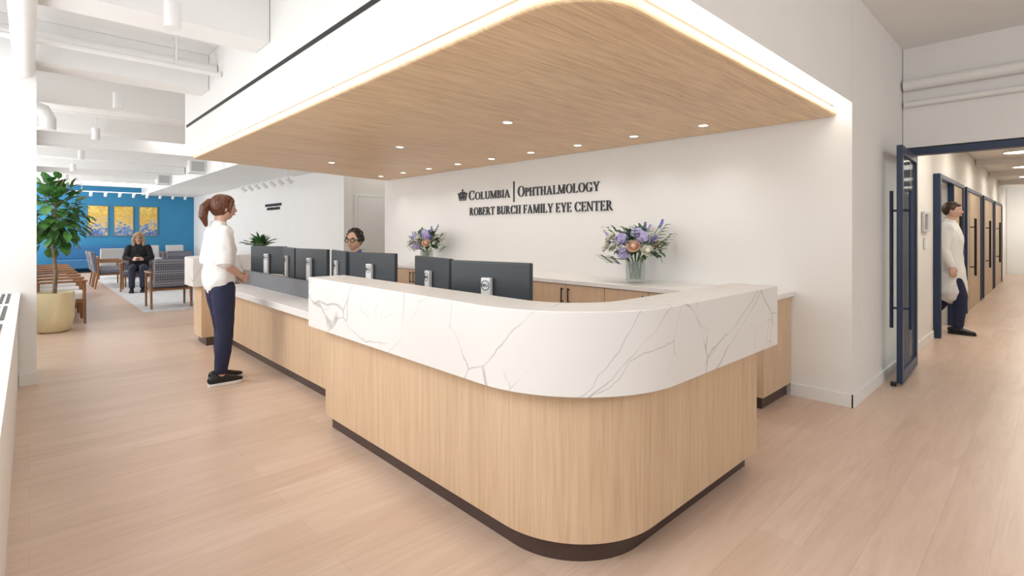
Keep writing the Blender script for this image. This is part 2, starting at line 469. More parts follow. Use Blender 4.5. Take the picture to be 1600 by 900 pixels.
# ------------------------------------------------------------------ reception desk
dk = thing('reception_desk', 'long oak reception desk with rounded white veined stone ledge and low middle counter', 'desk', (2.2, 4.2, 0))
bm = BM(); band(bm, lpath(1.50, 1.19, .45, 3.07, 3.48), lpath(1.58, 1.27, .37, 3.07, 3.48), .1, .72)
obj('front_panel', bm, M['oakv'], dk, True, world=True)
bm = BM(); band(bm, lpath(1.55, 1.25, .38, 3.05, 3.48), lpath(1.6, 1.30, .33, 3.05, 3.48), 0, .1)
obj('toe_kick', bm, M['toe'], dk, True, world=True)
bm = BM(); band(bm, lpath(1.40, 1.10, .58, 3.14, 3.53), lpath(1.66, 1.36, .32, 3.14, 3.53), .72, 1.057)
obj('stone_ledge', bm, M['marble'], dk, True, .004, world=True)
obj('low_panel', BOX(1.74, 1.80, 3.48, 7.0, .1, .66), M['oakv'], dk, world=True)
obj('toe_kick', BOX(1.79, 1.85, 3.48, 7.0, 0, .1), M['toe'], dk, world=True)
obj('low_counter', BOX(1.64, 1.99, 3.53, 7.0, .66, .722), M['quartz'], dk, bev=.004, world=True)
obj('privacy_panel', BOX(1.955, 1.99, 3.53, 7.0, .722, .89), M['grey'], dk, world=True)
bm = BM(); box(bm, 1.99, 2.55, 1.9, 7.48, .70, .74); box(bm, 1.661, 1.99, 1.9, 3.5, .70, .74); box(bm, 1.661, 3.05, 1.361, 1.9, .70, .74)
obj('work_surface', bm, M['quartz'], dk, world=True)
for y in (2.0, 4.0, 6.1, 7.2): obj('support_panel', BOX(2.05, 2.5, y - .02, y + .02, 0, .7), M['grey'], dk, world=True)
bm = BM(); band(bm, lpath(1.50, 7.66, .3, 2.9, 7.0, sy=-1), lpath(1.58, 7.58, .22, 2.9, 7.0, sy=-1), .1, .72)
box(bm, 1.58, 1.80, 7.0, 7.05, .1, .72)
obj('front_panel', bm, M['oakv'], dk, True, world=True)
bm = BM(); band(bm, lpath(1.55, 7.60, .25, 2.9, 7.0, sy=-1), lpath(1.6, 7.55, .2, 2.9, 7.0, sy=-1), 0, .1); box(bm, 1.6, 1.85, 7.0, 7.04, 0, .1)
obj('toe_kick', bm, M['toe'], dk, True, world=True)
bm = BM(); band(bm, lpath(1.40, 7.75, .4, 2.95, 6.95, sy=-1), lpath(1.66, 7.49, .14, 2.95, 6.95, sy=-1), .72, 1.057)
obj('stone_ledge', bm, M['marble'], dk, True, .004, world=True)

# ------------------------------------------------------------------ back cabinets
edges = [1.53, 2.025, 2.995, 3.965, 4.935, 5.905, 6.875, 7.845]
for k in range(7):
    y0, y1 = edges[k], edges[k + 1]
    nm = 'narrow end oak base cabinet under the back counter, at the glazed door end' if k == 0 else '%s two-door oak base cabinet to the glazed door, under the back counter' % ORD[k - 1]
    t = thing('base_cabinet', nm, 'cabinet', (4.36, (y0 + y1) / 2, 0), group='cabinets along the sign wall')
    obj('body', BOX(4.07, 4.665, y0, y1, .1, .83), M['oakv'], t, world=True)
    obj('toe_kick', BOX(4.12, 4.66, y0 + .03 if k == 0 else y0, y1, 0, .1), M['toe'], t, world=True)
    ds = [(y0, y1)] if k == 0 else [(y0, (y0 + y1) / 2), ((y0 + y1) / 2, y1)]
    for j, (a, b) in enumerate(ds):
        dd = obj('door', BOX(4.05, 4.068, a + .003, b - .003, .105, .822), M['oakv'], t, world=True)
        hy = b - .045 if (j == 0) else a + .045
        bm = BM(); box(bm, 4.018, 4.026, hy - .006, hy + .006, .63, .79); box(bm, 4.026, 4.05, hy - .005, hy + .005, .64, .652); box(bm, 4.026, 4.05, hy - .005, hy + .005, .768, .78)
        obj('handle', bm, M['black'], dd, world=True)
single('countertop', BOX(4.02, 4.668, 1.50, 7.86, .831, .872), M['quartz'], 'long white stone countertop along the sign wall behind the desk', 'countertop', bev=.004)

# ------------------------------------------------------------------ serif lettering
W_, T_ = .155, .06
def R_(a, b, c, d): return [(a, c), (b, c), (b, d), (a, d)]
def stem(x, y0=0., y1=1., top=True, bot=True, w=W_):
    L = [R_(x, x + w, y0, y1)]
    if bot: L.append(R_(x - .075, x + w + .075, 0, .05))
    if top: L.append(R_(x - .075, x + w + .075, .95, 1))
    return L
def ring(cx, cy, rx, ry, tx, ty, a0, a1, n=22):
    L = []
    for k in range(n):
        q = []
        for a, rr in ((k, 0), (k + 1, 0), (k + 1, 1), (k, 1)):
            an = math.radians(a0 + (a1 - a0) * a / n)
            q.append((cx + (rx - tx * rr) * math.cos(an), cy + (ry - ty * rr) * math.sin(an)))
        L.append(q)
    return L
def tri(x, y, s): return [(x - .11, y), (x, y), (x, y + s * .2), (x - .035, y + s * .2)]
GL = {
    'I': (stem(.08), .33),
    'L': (stem(.08) + [R_(.08, .62, 0, .05), tri(.62, 0, 1)], .66),
    'E': (stem(.08) + [R_(.08, .6, 0, .05), tri(.6, 0, 1), R_(.08, .57, .95, 1), tri(.57, 1, -1), R_(.2, .47, .48, .53), R_(.44, .47, .4, .61)], .66),
    'F': (stem(.08) + [R_(.08, .57, .95, 1), tri(.57, 1, -1), R_(.2, .47, .47, .52), R_(.44, .47, .39, .60)], .62),
    'H': (stem(.08) + stem(.57) + [R_(.2, .6, .48, .54)], .85),
    'T': (stem(.29, top=False) + [R_(.02, .73, .95, 1), tri(.73, 1, -1), [(.02, 1), (.13, 1), (.055, .8), (.02, .8)]], .76),
    'U': (stem(.08, .3, 1, True, False) + stem(.62, .3, 1, True, False, T_) + ring(.383, .3, .303, .32, .14, .07, 180, 360), .80),
    'M': (stem(.08, w=T_) + stem(.78) + [[(.06, 1), (.25, 1), (.53, .05), (.45, 0)], [(.45, 0), (.53, 0), (.85, 1), (.78, 1)]], 1.04),
    'N': (stem(.08, w=T_, top=False) + stem(.66, w=T_, bot=False) + [[(.02, 1), (.22, 1), (.72, 0), (.64, 0)]], .82),
    'A': ([[(.08, 0), (.15, 0), (.42, .98), (.37, 1)], [(.34, 1), (.44, 1), (.78, 0), (.58, 0)], R_(.2, .6, .3, .36), R_(0, .24, 0, .05), R_(.5, .86, 0, .05)], .86),
    'Y': ([[(.03, 1), (.22, 1), (.47, .42), (.33, .42)], [(.66, 1), (.73, 1), (.47, .42), (.40, .42)], R_(.32, .48, 0, .46), R_(.23, .57, 0, .05), R_(-.02, .29, .95, 1), R_(.56, .82, .95, 1)], .80),
    'B': (stem(.08) + ring(.30, .755, .27, .245, .15, .055, -90, 90) + ring(.30, .27, .33, .27, .16, .055, -90, 90) + [R_(.2, .31, .945, 1), R_(.2, .31, .485, .54), R_(.2, .31, 0, .055)], .68),
    'P': (stem(.08) + ring(.30, .73, .31, .27, .16, .055, -90, 90) + [R_(.2, .31, .945, 1), R_(.2, .31, .46, .515)], .64),
    'R': (stem(.08) + ring(.30, .74, .29, .26, .16, .055, -90, 90) + [R_(.2, .31, .945, 1), R_(.2, .31, .48, .535), [(.28, .5), (.44, .5), (.80, 0), (.6, 0)], R_(.6, .84, 0, .045)], .80),
    'C': (ring(.44, .5, .42, .52, .17, .055, 42, 318) + [[(.72, .66), (.76, .66), (.76, .98), (.70, .84)], [(.70, .14), (.76, .12), (.76, .28), (.72, .28)]], .82),
    'O': (ring(.45, .5, .43, .52, .17, .055, 0, 360, 30), .90),
    'G': (ring(.44, .5, .42, .52, .17, .055, 42, 325) + [R_(.62, .79, .04, .42), R_(.54, .86, .38, .43), [(.72, .66), (.76, .66), (.76, .98), (.70, .84)]], .88),
    'D': (stem(.08) + ring(.28, .5, .46, .5, .17, .055, -90, 90) + [R_(.2, .29, .945, 1), R_(.2, .29, 0, .055)], .80),
}
def polys_bm(polys, fn, depth):
    bm = BM()
    for p in polys:
        a = [bm.verts.new(fn(x, y, 0)) for x, y in p]; b = [bm.verts.new(fn(x, y, depth)) for x, y in p]
        n = len(p)
        bm.faces.new(a); bm.faces.new(b[::-1])
        for i in range(n): bm.faces.new((a[i], a[(i + 1) % n], b[(i + 1) % n], b[i]))
    bmesh.ops.recalc_face_normals(bm, faces=bm.faces)
    return bm

sg = thing('wall_sign', 'dark raised serif lettering with crown emblem on the white reception wall', 'sign', (4.668, 4.8, 1.6))
def line(words, y0, y1, zb, cap, small):
    adv = 0.; lay = []
    for wi, w in enumerate(words):
        for k, ch in enumerate(w):
            s = 1. if (k == 0 or not small) else .80
            lay.append((ch, adv, s)); adv += (GL[ch][1] + .05) * s
        adv += .34
    adv -= .39
    kx = (y0 - y1) / adv
    for ch, a, s in lay:
        fn = lambda x, z, dd, a=a, s=s: V((4.668 - dd, y0 - (a + x * s) * kx, zb + z * s * cap))
        obj('letter', polys_bm(GL[ch][0], fn, .012), M['navy'], sg, world=True)
line(['COLUMBIA'], 5.867, 4.985, 1.828, .135, True)
line(['OPHTHALMOLOGY'], 4.84, 3.515, 1.828, .135, True)
line(['ROBERT', 'BURCH', 'FAMILY', 'EYE', 'CENTER'], 5.845, 3.335, 1.605, .112, False)
obj('divider', BOX(4.656, 4.668, 4.905, 4.92, 1.76, 2.035), M['navy'], sg, world=True)
cr = [R_(.12, .88, 0, .10), R_(.10, .90, .13, .19)]
for x, y in ((.04, .62), (.27, .72), (.5, .78), (.73, .72), (.96, .62)):
    bx = .5 + (x - .5) * .75
    cr.append([(bx - .06, .2), (bx + .06, .2), (x + .02, y), (x - .02, y)])
    cr += [[(x + .06 * math.cos(j * PI / 4), y + .08 * math.sin(j * PI / 4)) for j in range(8)]]
cr += ring(.30, .3, .26, .45, .06, .08, 20, 170, 12) + ring(.70, .3, .26, .45, .06, .08, 10, 160, 12)
cr += [R_(.475, .525, .78, 1.05), R_(.42, .58, .92, .98)]
obj('emblem', polys_bm(cr, lambda x, z, dd: V((4.668 - dd, 6.12 - x * .21, 1.83 + z * .16)), .012), M['navy'], sg, world=True)

s2 = thing('wall_sign', 'small two-line dark lettering far along the white waiting room wall', 'sign', (4.668, 14.1, 1.94))
for z, y0, y1 in ((2.035, 14.7, 13.45), (1.94, 14.55, 13.6)):
    y = y0
    while y > y1:
        w = random.choice((.03, .05, .06, .02))
        h = .07
        P = [[(y, z), (y - .014, z), (y - .014, z + h), (y, z + h)]]
        if w > .03: P += [[(y, z + h - .014), (y - w, z + h - .014), (y - w, z + h), (y, z + h)], [(y - w + .014, z), (y - w, z), (y - w, z + h), (y - w + .014, z + h)]]
        obj('letter', polys_bm(P, lambda a, b, dd: V((4.668 - dd, a, b)), .012), M['navy'], s2, world=True)
        y -= w + .025

# ------------------------------------------------------------------ monitors
def make_monitor():
    t = thing('monitor', 'x', 'monitor', (0, 0, .741))
    bm = BM(); box(bm, -.018, .02, -.285, .285, .115, .452); h = obj('housing', bm, M['mon'], t, bev=.008)
    obj('display', BOX(.0205, .0215, -.277, .277, .125, .445), M['screen'], h)
    bm = BM(); box(bm, -.05, -.019, -.035, .035, .02, .36); obj('stand_neck', bm, M['silver'], t, bev=.008)
    bm = BM(); box(bm, -.075, .13, -.11, .11, 0, .02); obj('stand_base', bm, M['silver'], t, bev=.006)
    P = ring(0, 0, .029, .029, .0035, .0035, 0, 360, 28)
    x = -.021
    for ch in 'DELL':
        P += [[(x + a * .0145, -.007 + b * .015) for a, b in p] for p in GL[ch][0]]; x += .0108
    bg = polys_bm(P, lambda a, b, dd: V((-.0505 - dd, -a, .315 + b)), .002)
    obj('badge', bg, M['mon'], t)
    return t
mon0 = make_monitor()
mons = [(1.99, 2.30, 14, 'black monitor seen from behind, nearest to the marble corner of the desk'),
        (2.05, 2.98, -10, 'black monitor behind the stone ledge, second from the marble corner'),
        (2.11, 3.95, 12, 'black monitor just past the raised ledge end, beside the seated receptionist'),
        (2.12, 4.60, -12, 'black monitor angled away, directly in front of the seated receptionist'),
        (2.13, 5.27, 10, 'black monitor over the low counter, first left of the receptionist'),
        (2.14, 5.92, -8, 'black monitor over the low counter, between two other monitors left of the receptionist'),
        (2.14, 6.62, 24, 'black monitor nearest to the standing woman in white')]
for k, (x, y, a, lab) in enumerate(mons):
    if k == 0:
        mon0.location = (x, y, .741); mon0.rotation_euler.z = math.radians(a); mon0['label'] = lab; mon0['group'] = 'monitors on the reception desk'
    else: dup(mon0, (x, y, .741), math.radians(a), lab, 'monitors on the reception desk')

# ------------------------------------------------------------------ plants
def leaf(bm, b, d, up, L, w, fold=.25):
    b = V(b); d = V(d).normalized(); s = d.cross(V(up))
    if s.length < .05: s = d.cross(V((1, 0, 0)))
    s.normalize(); u = s.cross(d)
    def p(t, k, h): return bm.verts.new(b + d * L * t + s * w * k + u * L * h)
    m0 = p(0, 0, 0); m1 = p(.5, 0, .06); m2 = p(1, 0, -.12)
    for sg_ in (1, -1):
        a = p(.22, .40 * sg_, fold * .18); c = p(.55, .5 * sg_, fold * .25); e = p(.85, .25 * sg_, .0)
        bm.faces.new((m0, a, c, m1) if sg_ > 0 else (m0, m1, c, a)); bm.faces.new((m1, c, e, m2) if sg_ > 0 else (m1, m2, e, c))

def rdir(zmin=-1.):
    while True:
        v = V((random.uniform(-1, 1), random.uniform(-1, 1), random.uniform(-1, 1)))
        if .1 < v.length < 1 and v.normalized().z >= zmin: return v.normalized()

t = thing('potted_tree', 'leafy green indoor tree in a pale gold pot beside the window pillar', 'plant', (.25, 9.4, 0))
bm = BM(); lathe(bm, [(.14, 0), (.185, .04), (.212, .2), (.222, .4), (.218, .54), (.20, .54), (.195, .47), (.0001, .47)], n=36); obj('pot', bm, M['pot'], t, True)
bm = BM(); lathe(bm, [(.0001, .49), (.197, .475)], n=24); obj('soil', bm, M['soil'], t)
bm = BM(); tube(bm, [((0, 0, .45), .026), ((.02, .01, .8), .022), ((-.01, 0, 1.15), .02), ((.02, .02, 1.5), .017), ((0, 0, 1.95), .01)])
for k in range(12):
    z = 1.12 + .075 * k; a = k * 2.4
    e = V((.24 * math.cos(a), .24 * math.sin(a), z + .22))
    tube(bm, [((0, 0, z), .009), (e * .6 + V((0, 0, z)) * .4 - V((0, 0, .02)), .007), (e, .004)], n=8)
obj('trunk', bm, M['bark'], t, True)
bm = BM()
for k in range(300):
    dd = rdir()
    r = random.uniform(.45, 1.0)
    p = V((dd.x * .33 * r, dd.y * .33 * r, 1.62 + dd.z * .50 * r))
    leaf(bm, p, dd * .8 + V((0, 0, random.uniform(-.7, .2))) + rdir() * .4, (0, 0, 1), random.uniform(.11, .19), random.uniform(.09, .13))
obj('foliage', bm, M['leaf'], t, True)

def rose(bm, c, r, ax):
    ax = V(ax).normalized(); a = ax.orthogonal().normalized(); b = ax.cross(a)
    ball(bm, c, (r * .42, r * .42, r * .45), u=10, v=8)
    for layer, (f, n_, op) in enumerate(((.55, 4, .2), (.8, 5, .5), (1.0, 6, .95))):
        for k in range(n_):
            ph = 2 * PI * k / n_ + layer
            g = []
            for v_ in range(4):
                row = []
                for u_ in range(5):
                    uu = (u_ - 2) / 2; vv = v_ / 3
                    an = ph + uu * PI / n_ * 1.25 * (.4 + .6 * math.sin(PI * min(1, vv * .75 + .15)))
                    rad = r * f * (.25 + .75 * math.sin(vv * PI * .5) * (.75 + .35 * op * vv))
                    z = r * (-.45 + (1.05 - .45 * op) * vv - .1 * uu * uu)
                    row.append(bm.verts.new(V(c) + a * rad * math.cos(an) + b * rad * math.sin(an) + ax * z))
                g.append(row)
            for i in range(3):
                for j in range(4): bm.faces.new((g[i][j], g[i][j + 1], g[i + 1][j + 1], g[i + 1][j]))
def cluster(bm, c, r, n_, sz):
    for k in range(n_):
        dd = rdir(-.5); p = V(c) + dd * r
        a = dd.orthogonal().normalized(); b = dd.cross(a); w = random.uniform(0, PI)
        for q in range(4):
            e = a * math.cos(w + q * PI / 2) + b * math.sin(w + q * PI / 2); f = dd.cross(e)
            vs = [bm.verts.new(p), bm.verts.new(p + e * sz * .6 + f * sz * .5 + dd * .004), bm.verts.new(p + e * sz * 1.1 + dd * .002), bm.verts.new(p + e * sz * .6 - f * sz * .5 + dd * .004)]
            bm.faces.new(vs)

def bouquet(loc, lab, vlab, sc, seed):
    random.seed(seed)
    v = thing('glass_vase', vlab, 'vase', loc)
    bm = BM(); lathe(bm, [(.08, 0), (.095, .01), (.098, .21), (.093, .21), (.09, .02), (.0001, .015)], n=28); obj('vessel', bm, M['vase'], v, True)
    t = thing('flower_bouquet', lab, 'flowers', (loc[0], loc[1], loc[2] + .02))
    st_ = BM(); fo = BM()
    def stemto(p):
        a = random.uniform(0, 6.28)
        tube(st_, [((.05 * math.cos(a), .05 * math.sin(a), .012), .0035), ((p.x * .25, p.y * .25, .20), .0035), (p * .75 + V((0, 0, .04)), .003), (p, .0028)], n=6)
    # (x, y, z, kind): toward the room is -x, toward the glazed door is -y
    A = [(-.17, .15, .33, 'w'), (-.15, .25, .33, 'w'), (-.20, -.11, .34, 'p'), (-.12, .21, .43, 'w'), (-.15, -.23, .30, 'w'), (-.04, -.03, .48, 'w'), (.12, .1, .36, 'w'), (.1, -.16, .36, 'p')]
    B = [(-.18, .10, .34, 'w'), (-.16, .21, .31, 'w'), (-.19, -.03, .39, 'w'), (-.18, .0, .27, 'w'), (-.15, -.20, .32, 'p'), (-.03, .13, .45, 'w'), (.12, .1, .36, 'w'), (.1, -.16, .36, 'w')]
    for x, y, z, kd in (A if seed == 1 else B):
        p = V((x, y, z)); stemto(p); bm = BM(); rose(bm, p, .058 if kd == 'w' else .066, (x, y * .7, .14)); obj('rose', bm, M['petw'] if kd == 'w' else M['petp'], t, True)
    for x, y, z in ((-.17, .04, .40), (-.09, -.08, .46), (-.13, -.17, .42), (.04, .14, .43), (-.17, .02, .26)):
        p = V((x, y, z)); stemto(p); bm = BM(); cluster(bm, p, .06, 70, .016); ball(bm, p, (.05,) * 3, u=10, v=8); obj('hydrangea', bm, M['petl'], t)
    for k, (x, y, z) in enumerate(((-.05, .33, .48), (-.10, .27, .40), (0, -.30, .58), (-.05, -.20, .54), (.02, -.10, .56), (-.12, -.30, .43))):
        p = V((x, y, z)); stemto(p); bm = BM()
        for q in range(5): cluster(bm, p * (1 - .03 * q), .009, 3, .012)
        obj('delphinium', bm, M['petb'] if k % 3 else M['petl'], t)
    for k in range(170):
        dd = rdir(-.45); r = random.uniform(.35, 1.1)
        p = V((dd.x * .17 * r, dd.y * .28 * r, .33 + dd.z * .17 * r))
        leaf(fo, p, dd + rdir() * .6, (0, 0, 1), random.uniform(.06, .11), random.uniform(.035, .055))
    for k in range(9):
        a = k * .7; e = V((.22 * math.cos(a), .36 * math.sin(a), random.uniform(.22, .54))); stemto(e)
        for q in range(6):
            for s in (1, -1):
                b_ = e * (1 - .06 * q); leaf(fo, b_, V((e.x, e.y, .0)) + V((-e.y, e.x, 0)) * s * 1.2 + V((0, 0, .1)), (0, 0, 1), .075, .034)
    obj('stems', st_, M['stem'], t, True); obj('foliage', fo, M['leafd'], t, True)
    t.scale = (sc, sc, sc)
bouquet((4.36, 2.85, .873), 'mixed bouquet of white and peach roses with blue flowers, nearer the glazed door', 'clear glass vase holding the bouquet nearer the glazed door', 1.0, 1)
bouquet((4.36, 6.5, .873), 'mixed bouquet of white roses and violet flowers, farther along the back counter', 'clear glass vase holding the farther bouquet, left of the lettering', .98, 2)
random.seed(5)
t = thing('potted_plant', 'small dark leafy plant on the far end of the reception desk', 'plant', (2.35, 7.62, 1.058))
bm = BM(); lathe(bm, [(.05, 0), (.065, .1), (.058, .1), (.055, .085), (.0001, .085)], n=18); obj('pot', bm, M['white'], t, True)
bm = BM()
for k in range(55):
    dd = rdir(.0); leaf(bm, (dd.x * .04, dd.y * .04, .09), dd + V((0, 0, .25)), (0, 0, 1), random.uniform(.12, .25), .05)
obj('foliage', bm, M['leafd'], t, True)

# ------------------------------------------------------------------ people
def fuse(bm, vox, it=4, fold=0., ff=(9, 9, 5), seed=0.):
    me = bpy.data.meshes.new('tmp'); bmesh.ops.recalc_face_normals(bm, faces=bm.faces); bm.to_mesh(me); bm.free()
    o = bpy.data.objects.new('tmp', me); C.objects.link(o)
    r = o.modifiers.new('r', 'REMESH'); r.mode = 'VOXEL'; r.voxel_size = vox
    s = o.modifiers.new('s', 'SMOOTH'); s.factor = .5; s.iterations = it
    dg = bpy.context.evaluated_depsgraph_get(); dg.update()
    me2 = bpy.data.meshes.new_from_object(o.evaluated_get(dg))
    bpy.data.objects.remove(o); bpy.data.meshes.remove(me)
    if fold:
        nr = [v.normal.copy() for v in me2.vertices]
        for v, nn in zip(me2.vertices, nr):
            q = V((v.co.x * ff[0] + seed, v.co.y * ff[1], v.co.z * ff[2] + v.co.y * 4))
            k = mnoise.noise(q); k2 = mnoise.noise(q * 2.3 + V((3, 1, 7)))
            v.co += nn * fold * ((1 - 2 * abs(k)) * .8 + .5 * k2)
    return me2

def head(bm, Mx):
    r = bmesh.ops.create_uvsphere(bm, u_segments=64, v_segments=44, radius=1)
    for w in r['verts']:
        x, y, z = w.co
        px, py, pz = .096 * x, .075 * y, .114 * z
        if z < 0:
            t = -z; py *= 1 - .25 * t * t
            px *= (1 - .42 * t) if x < 0 else (1 - .05 * t)
        if x > 0:
            g = lambda y0, z0, sy, sz: math.exp(-((py - y0) / sy) ** 2 - ((pz - z0) / sz) ** 2)
            px += .024 * g(0, -.024, .012, .013) + .013 * g(0, -.004, .009, .02)
            px -= .009 * (g(.03, .006, .016, .012) + g(-.03, .006, .016, .012))
            px += .007 * g(0, -.054, .022, .011) + .010 * g(0, -.09, .022, .016) + .004 * (g(.03, .027, .02, .008) + g(-.03, .027, .02, .008))
        w.co = Mx @ V((px, py, pz))
    for s in (1, -1): ball(bm, (-.006, s * .074, -.006), (.017, .009, .03), Mx)

def hand(bm, w, d, n_, s, curl):
    w = V(w); d = V(d).normalized(); s = V(s); s = (s - d * s.dot(d)).normalized(); n_ = V(n_); n_ = (n_ - d * n_.dot(d) - s * n_.dot(s)).normalized()
    tube(bm, [(w - d * .02, .018, .022), (w + d * .03, .015, .034), (w + d * .07, .013, .038), (w + d * .088, .011, .035)], ref=s)
    for o_, L in ((.0295, .066), (.010, .074), (-.0098, .069), (-.0285, .054)):
        p = w + d * .085 + s * o_; pts = [(p - d * .02, .009), (p, .0088)]; an = 0
        for f, cr_, rr in ((.45, .7, .0083), (.3, 1., .0078), (.25, .7, .007)):
            an += curl * cr_; p = p + (d * math.cos(an) + n_ * math.sin(an)) * L * f; pts.append((p, rr))
        tube(bm, pts, ref=s, n=10)
    p = w + d * .015 + s * .02; d1 = (d * .62 + s * .7 + n_ * .25).normalized(); d2 = (d * .9 + s * .15 + n_ * .35).normalized()
    tube(bm, [(p, .013), (p + d1 * .035, .0115), (p + d1 * .035 + d2 * .03, .0098), (p + d1 * .035 + d2 * .052, .008)], ref=n_, n=10)

def seg(a, b, t): return V(a).lerp(V(b), t)

def figure(root, torso, hc, hyaw, hpitch, arms, legs, skin, hair, glasses=False):
    hc = V(hc)
    HM = Matrix.Translation(hc) @ Matrix.Rotation(hyaw, 4, 'Z') @ Matrix.Rotation(hpitch, 4, 'Y')
    bm = BM(); tube(bm, torso, n=20)
    top = V(torso[-1][0])
    tube(bm, [(top - V((0, 0, .06)), .06, .065), (top.lerp(hc, .45), .048, .048), (HM @ V((-.025, 0, -.03)), .05, .05)])
    head(bm, HM)
    for (sh, el, wr, hd, hn, hs, curl) in arms:
        tube(bm, [(sh, .048), (seg(sh, el, .5), .042), (el, .035), (seg(el, wr, .35), .036), (wr, .023)], ref=(0, 0, 1) if abs((V(wr) - V(el)).normalized().z) < .8 else (0, 1, 0))
        hand(bm, wr, hd, hn, hs, curl)
    for (hp, kn, an, pitch) in legs:
        tube(bm, [(hp, .085), (seg(hp, kn, .5), .07), (kn, .053), (seg(kn, an, .3), .052), (an, .035)], n=16)
        FM = Matrix.Translation(V(an)) @ Matrix.Rotation(pitch, 4, 'Y')
        tube(bm, [(FM @ V((-.04, 0, -.045)), .03, .028), (FM @ V((.05, 0, -.045)), .025, .036), (FM @ V((.13, 0, -.06)), .012, .034)])
    mk('body', fuse(bm, .0058, 3), skin, root, True)
    for s in (1, -1):
        e = BM(); ball(e, (.072, s * .03, .006), (.0125, .0125, .0105), HM); eo = obj('eye', e, M['eyew'], root, True)
        e = BM(); ball(e, (.0815, s * .03, .006), (.0045, .006, .006), HM); obj('iris', e, M['iris'], eo, True)
        e = BM(); tube(e, [(HM @ V((.086, s * .014, .027)), .003), (HM @ V((.088, s * .03, .032)), .0035), (HM @ V((.076, s * .048, .027)), .0025)], ref=(0, 0, 1), n=8); obj('eyebrow', e, hair, root, True)
    e = BM(); ball(e, (.0935, 0, -.054), (.008, .021, .006), HM); obj('lips', e, M['lip'], root, True)
    if glasses:
        e = BM()
        for s in (1, -1):
            pts = [HM @ V((.105 - .012 * abs(math.cos(a)), s * .034 + .026 * math.cos(a), .004 + .021 * math.sin(a))) for a in [2 * PI * k / 16 for k in range(17)]]
            for k in range(16): tube(e, [(pts[k], .0048), (pts[k + 1], .0048)], ref=(1, 0, .2), n=6)
            tube(e, [(HM @ V((.093, s * .06, .008)), .004), (HM @ V((0, s * .084, .008)), .003)], ref=(0, 0, 1), n=6)
        tube(e, [(HM @ V((.105, -.010, .008)), .004), (HM @ V((.105, .010, .008)), .004)], ref=(0, 0, 1), n=6)
        obj('glasses', e, M['black'], root, True)
    return HM

def cloth(root, name, m, tubes, vox=.010, it=5, fold=.006, ff=(9, 9, 5), seed=0.):
    bm = BM()
    for rings, ref in tubes: tube(bm, rings, ref=ref, n=20)
    return mk(name, fuse(bm, vox, it, fold, ff, seed), m, root, True)

def shoe(root, an, pitch, up, so):
    FM = Matrix.Translation(V(an)) @ Matrix.Rotation(pitch, 4, 'Y') @ Matrix.Translation((0, 0, -.085))
    bm = BM()
    tube(bm, [((-.075, 0, .055), .04, .034), ((-.02, 0, .062), .048, .039), ((.05, 0, .05), .036, .044), ((.12, 0, .038), .026, .046), ((.165, 0, .033), .018, .034)])
    for v in bm.verts: v.co.z = max(v.co.z, .018)
    for v in bm.verts: v.co = FM @ v.co
    so_ = obj('shoe', bm, up, root, True)
    out = [(-.108, 0), (-.095, .028), (-.05, .038), (.03, .042), (.1, .05), (.15, .044), (.182, .02), (.188, 0)]
    out = out + [(x, -y) for x, y in out[-2:0:-1]]
    bm = BM(); prism(bm, out, 0, .026); bmesh.ops.recalc_face_normals(bm, faces=bm.faces)
    for v in bm.verts: v.co = FM @ v.co
    obj('sole', bm, so, so_, False, .004)

Y_ = (0, 1, 0); Z_ = (0, 0, 1)
# standing woman ------------------------------------------------
w = thing('person', 'standing woman in white blouse, navy trousers and black sneakers facing the desk, hands clasped', 'person', (1.26, 5.2, 0), math.radians(4))
torso = [((0, 0, .86), .10, .155), ((-.01, 0, .93), .105, .16), ((0, 0, 1.06), .082, .125), ((.01, 0, 1.2), .094, .14), ((.0, 0, 1.31), .086, .148), ((-.01, 0, 1.38), .068, .13), ((-.012, 0, 1.425), .05, .065)]
shR, shL = (-.012, -.165, 1.36), (-.012, .165, 1.36)
elR, elL = (-.035, -.225, 1.09), (-.035, .225, 1.09)
wrR, wrL = (.18, -.072, .945), (.17, .072, .955)
arms = [(shR, elR, wrR, (.55, .75, -.35), (-.4, .6, -.5), (.5, -.1, .8), .75), (shL, elL, wrL, (.55, -.75, -.35), (-.4, -.6, -.5), (.5, .1, .8), .7)]
legs = [((0, -.085, .87), (.015, -.085, .48), (-.02, -.085, .086), 0.), ((0, .085, .87), (.05, .085, .48), (.04, .09, .086), 0.)]
HM = figure(w, torso, (.03, 0, 1.585), 0., .02, arms, legs, M['skin2'], M['hairb'])
cloth(w, 'blouse', M['cotton'], [([((-.01, 0, .90), .114, .170), ((-.01, 0, .95), .124, .176), ((-.005, 0, 1.07), .112, .154), ((.01, 0, 1.2), .112, .156), ((0, 0, 1.31), .102, .160), ((-.01, 0, 1.38), .076, .138), ((-.012, 0, 1.42), .058, .075)], Y_)], fold=.013)
for sh, el, wr in ((shR, elR, wrR), (shL, elL, wrL)):
    sv = cloth(w, 'sleeve', M['cotton'], [([(V(sh) + V((.003, 0, .003)), .062), (seg(sh, el, .3), .061), (seg(sh, el, .6), .060), (seg(sh, el, .92), .062)], (1, 0, 0))], vox=.008, fold=.009, ff=(12, 12, 9))
    bm = BM(); tube(bm, [(seg(sh, el, .82), .060), (seg(sh, el, .84), .066), (seg(sh, el, 1.04), .064), (seg(sh, el, 1.06), .054)], ref=(1, 0, 0), n=20, caps=False); obj('cuff', bm, M['cotton'], sv, True)
bm = BM(); tube(bm, [((-.012, 0, 1.405), .070, .080), ((-.010, 0, 1.44), .066, .070), ((-.008, 0, 1.462), .060, .062)], n=20, caps=False)
for s in (1, -1):
    q = [bm.verts.new(p) for p in ((.055, s * .012, 1.425), (.035, s * .055, 1.445), (.062, s * .068, 1.40), (.088, s * .03, 1.372))]
    bm.faces.new(q)
obj('collar', bm, M['cotton'], w, True)
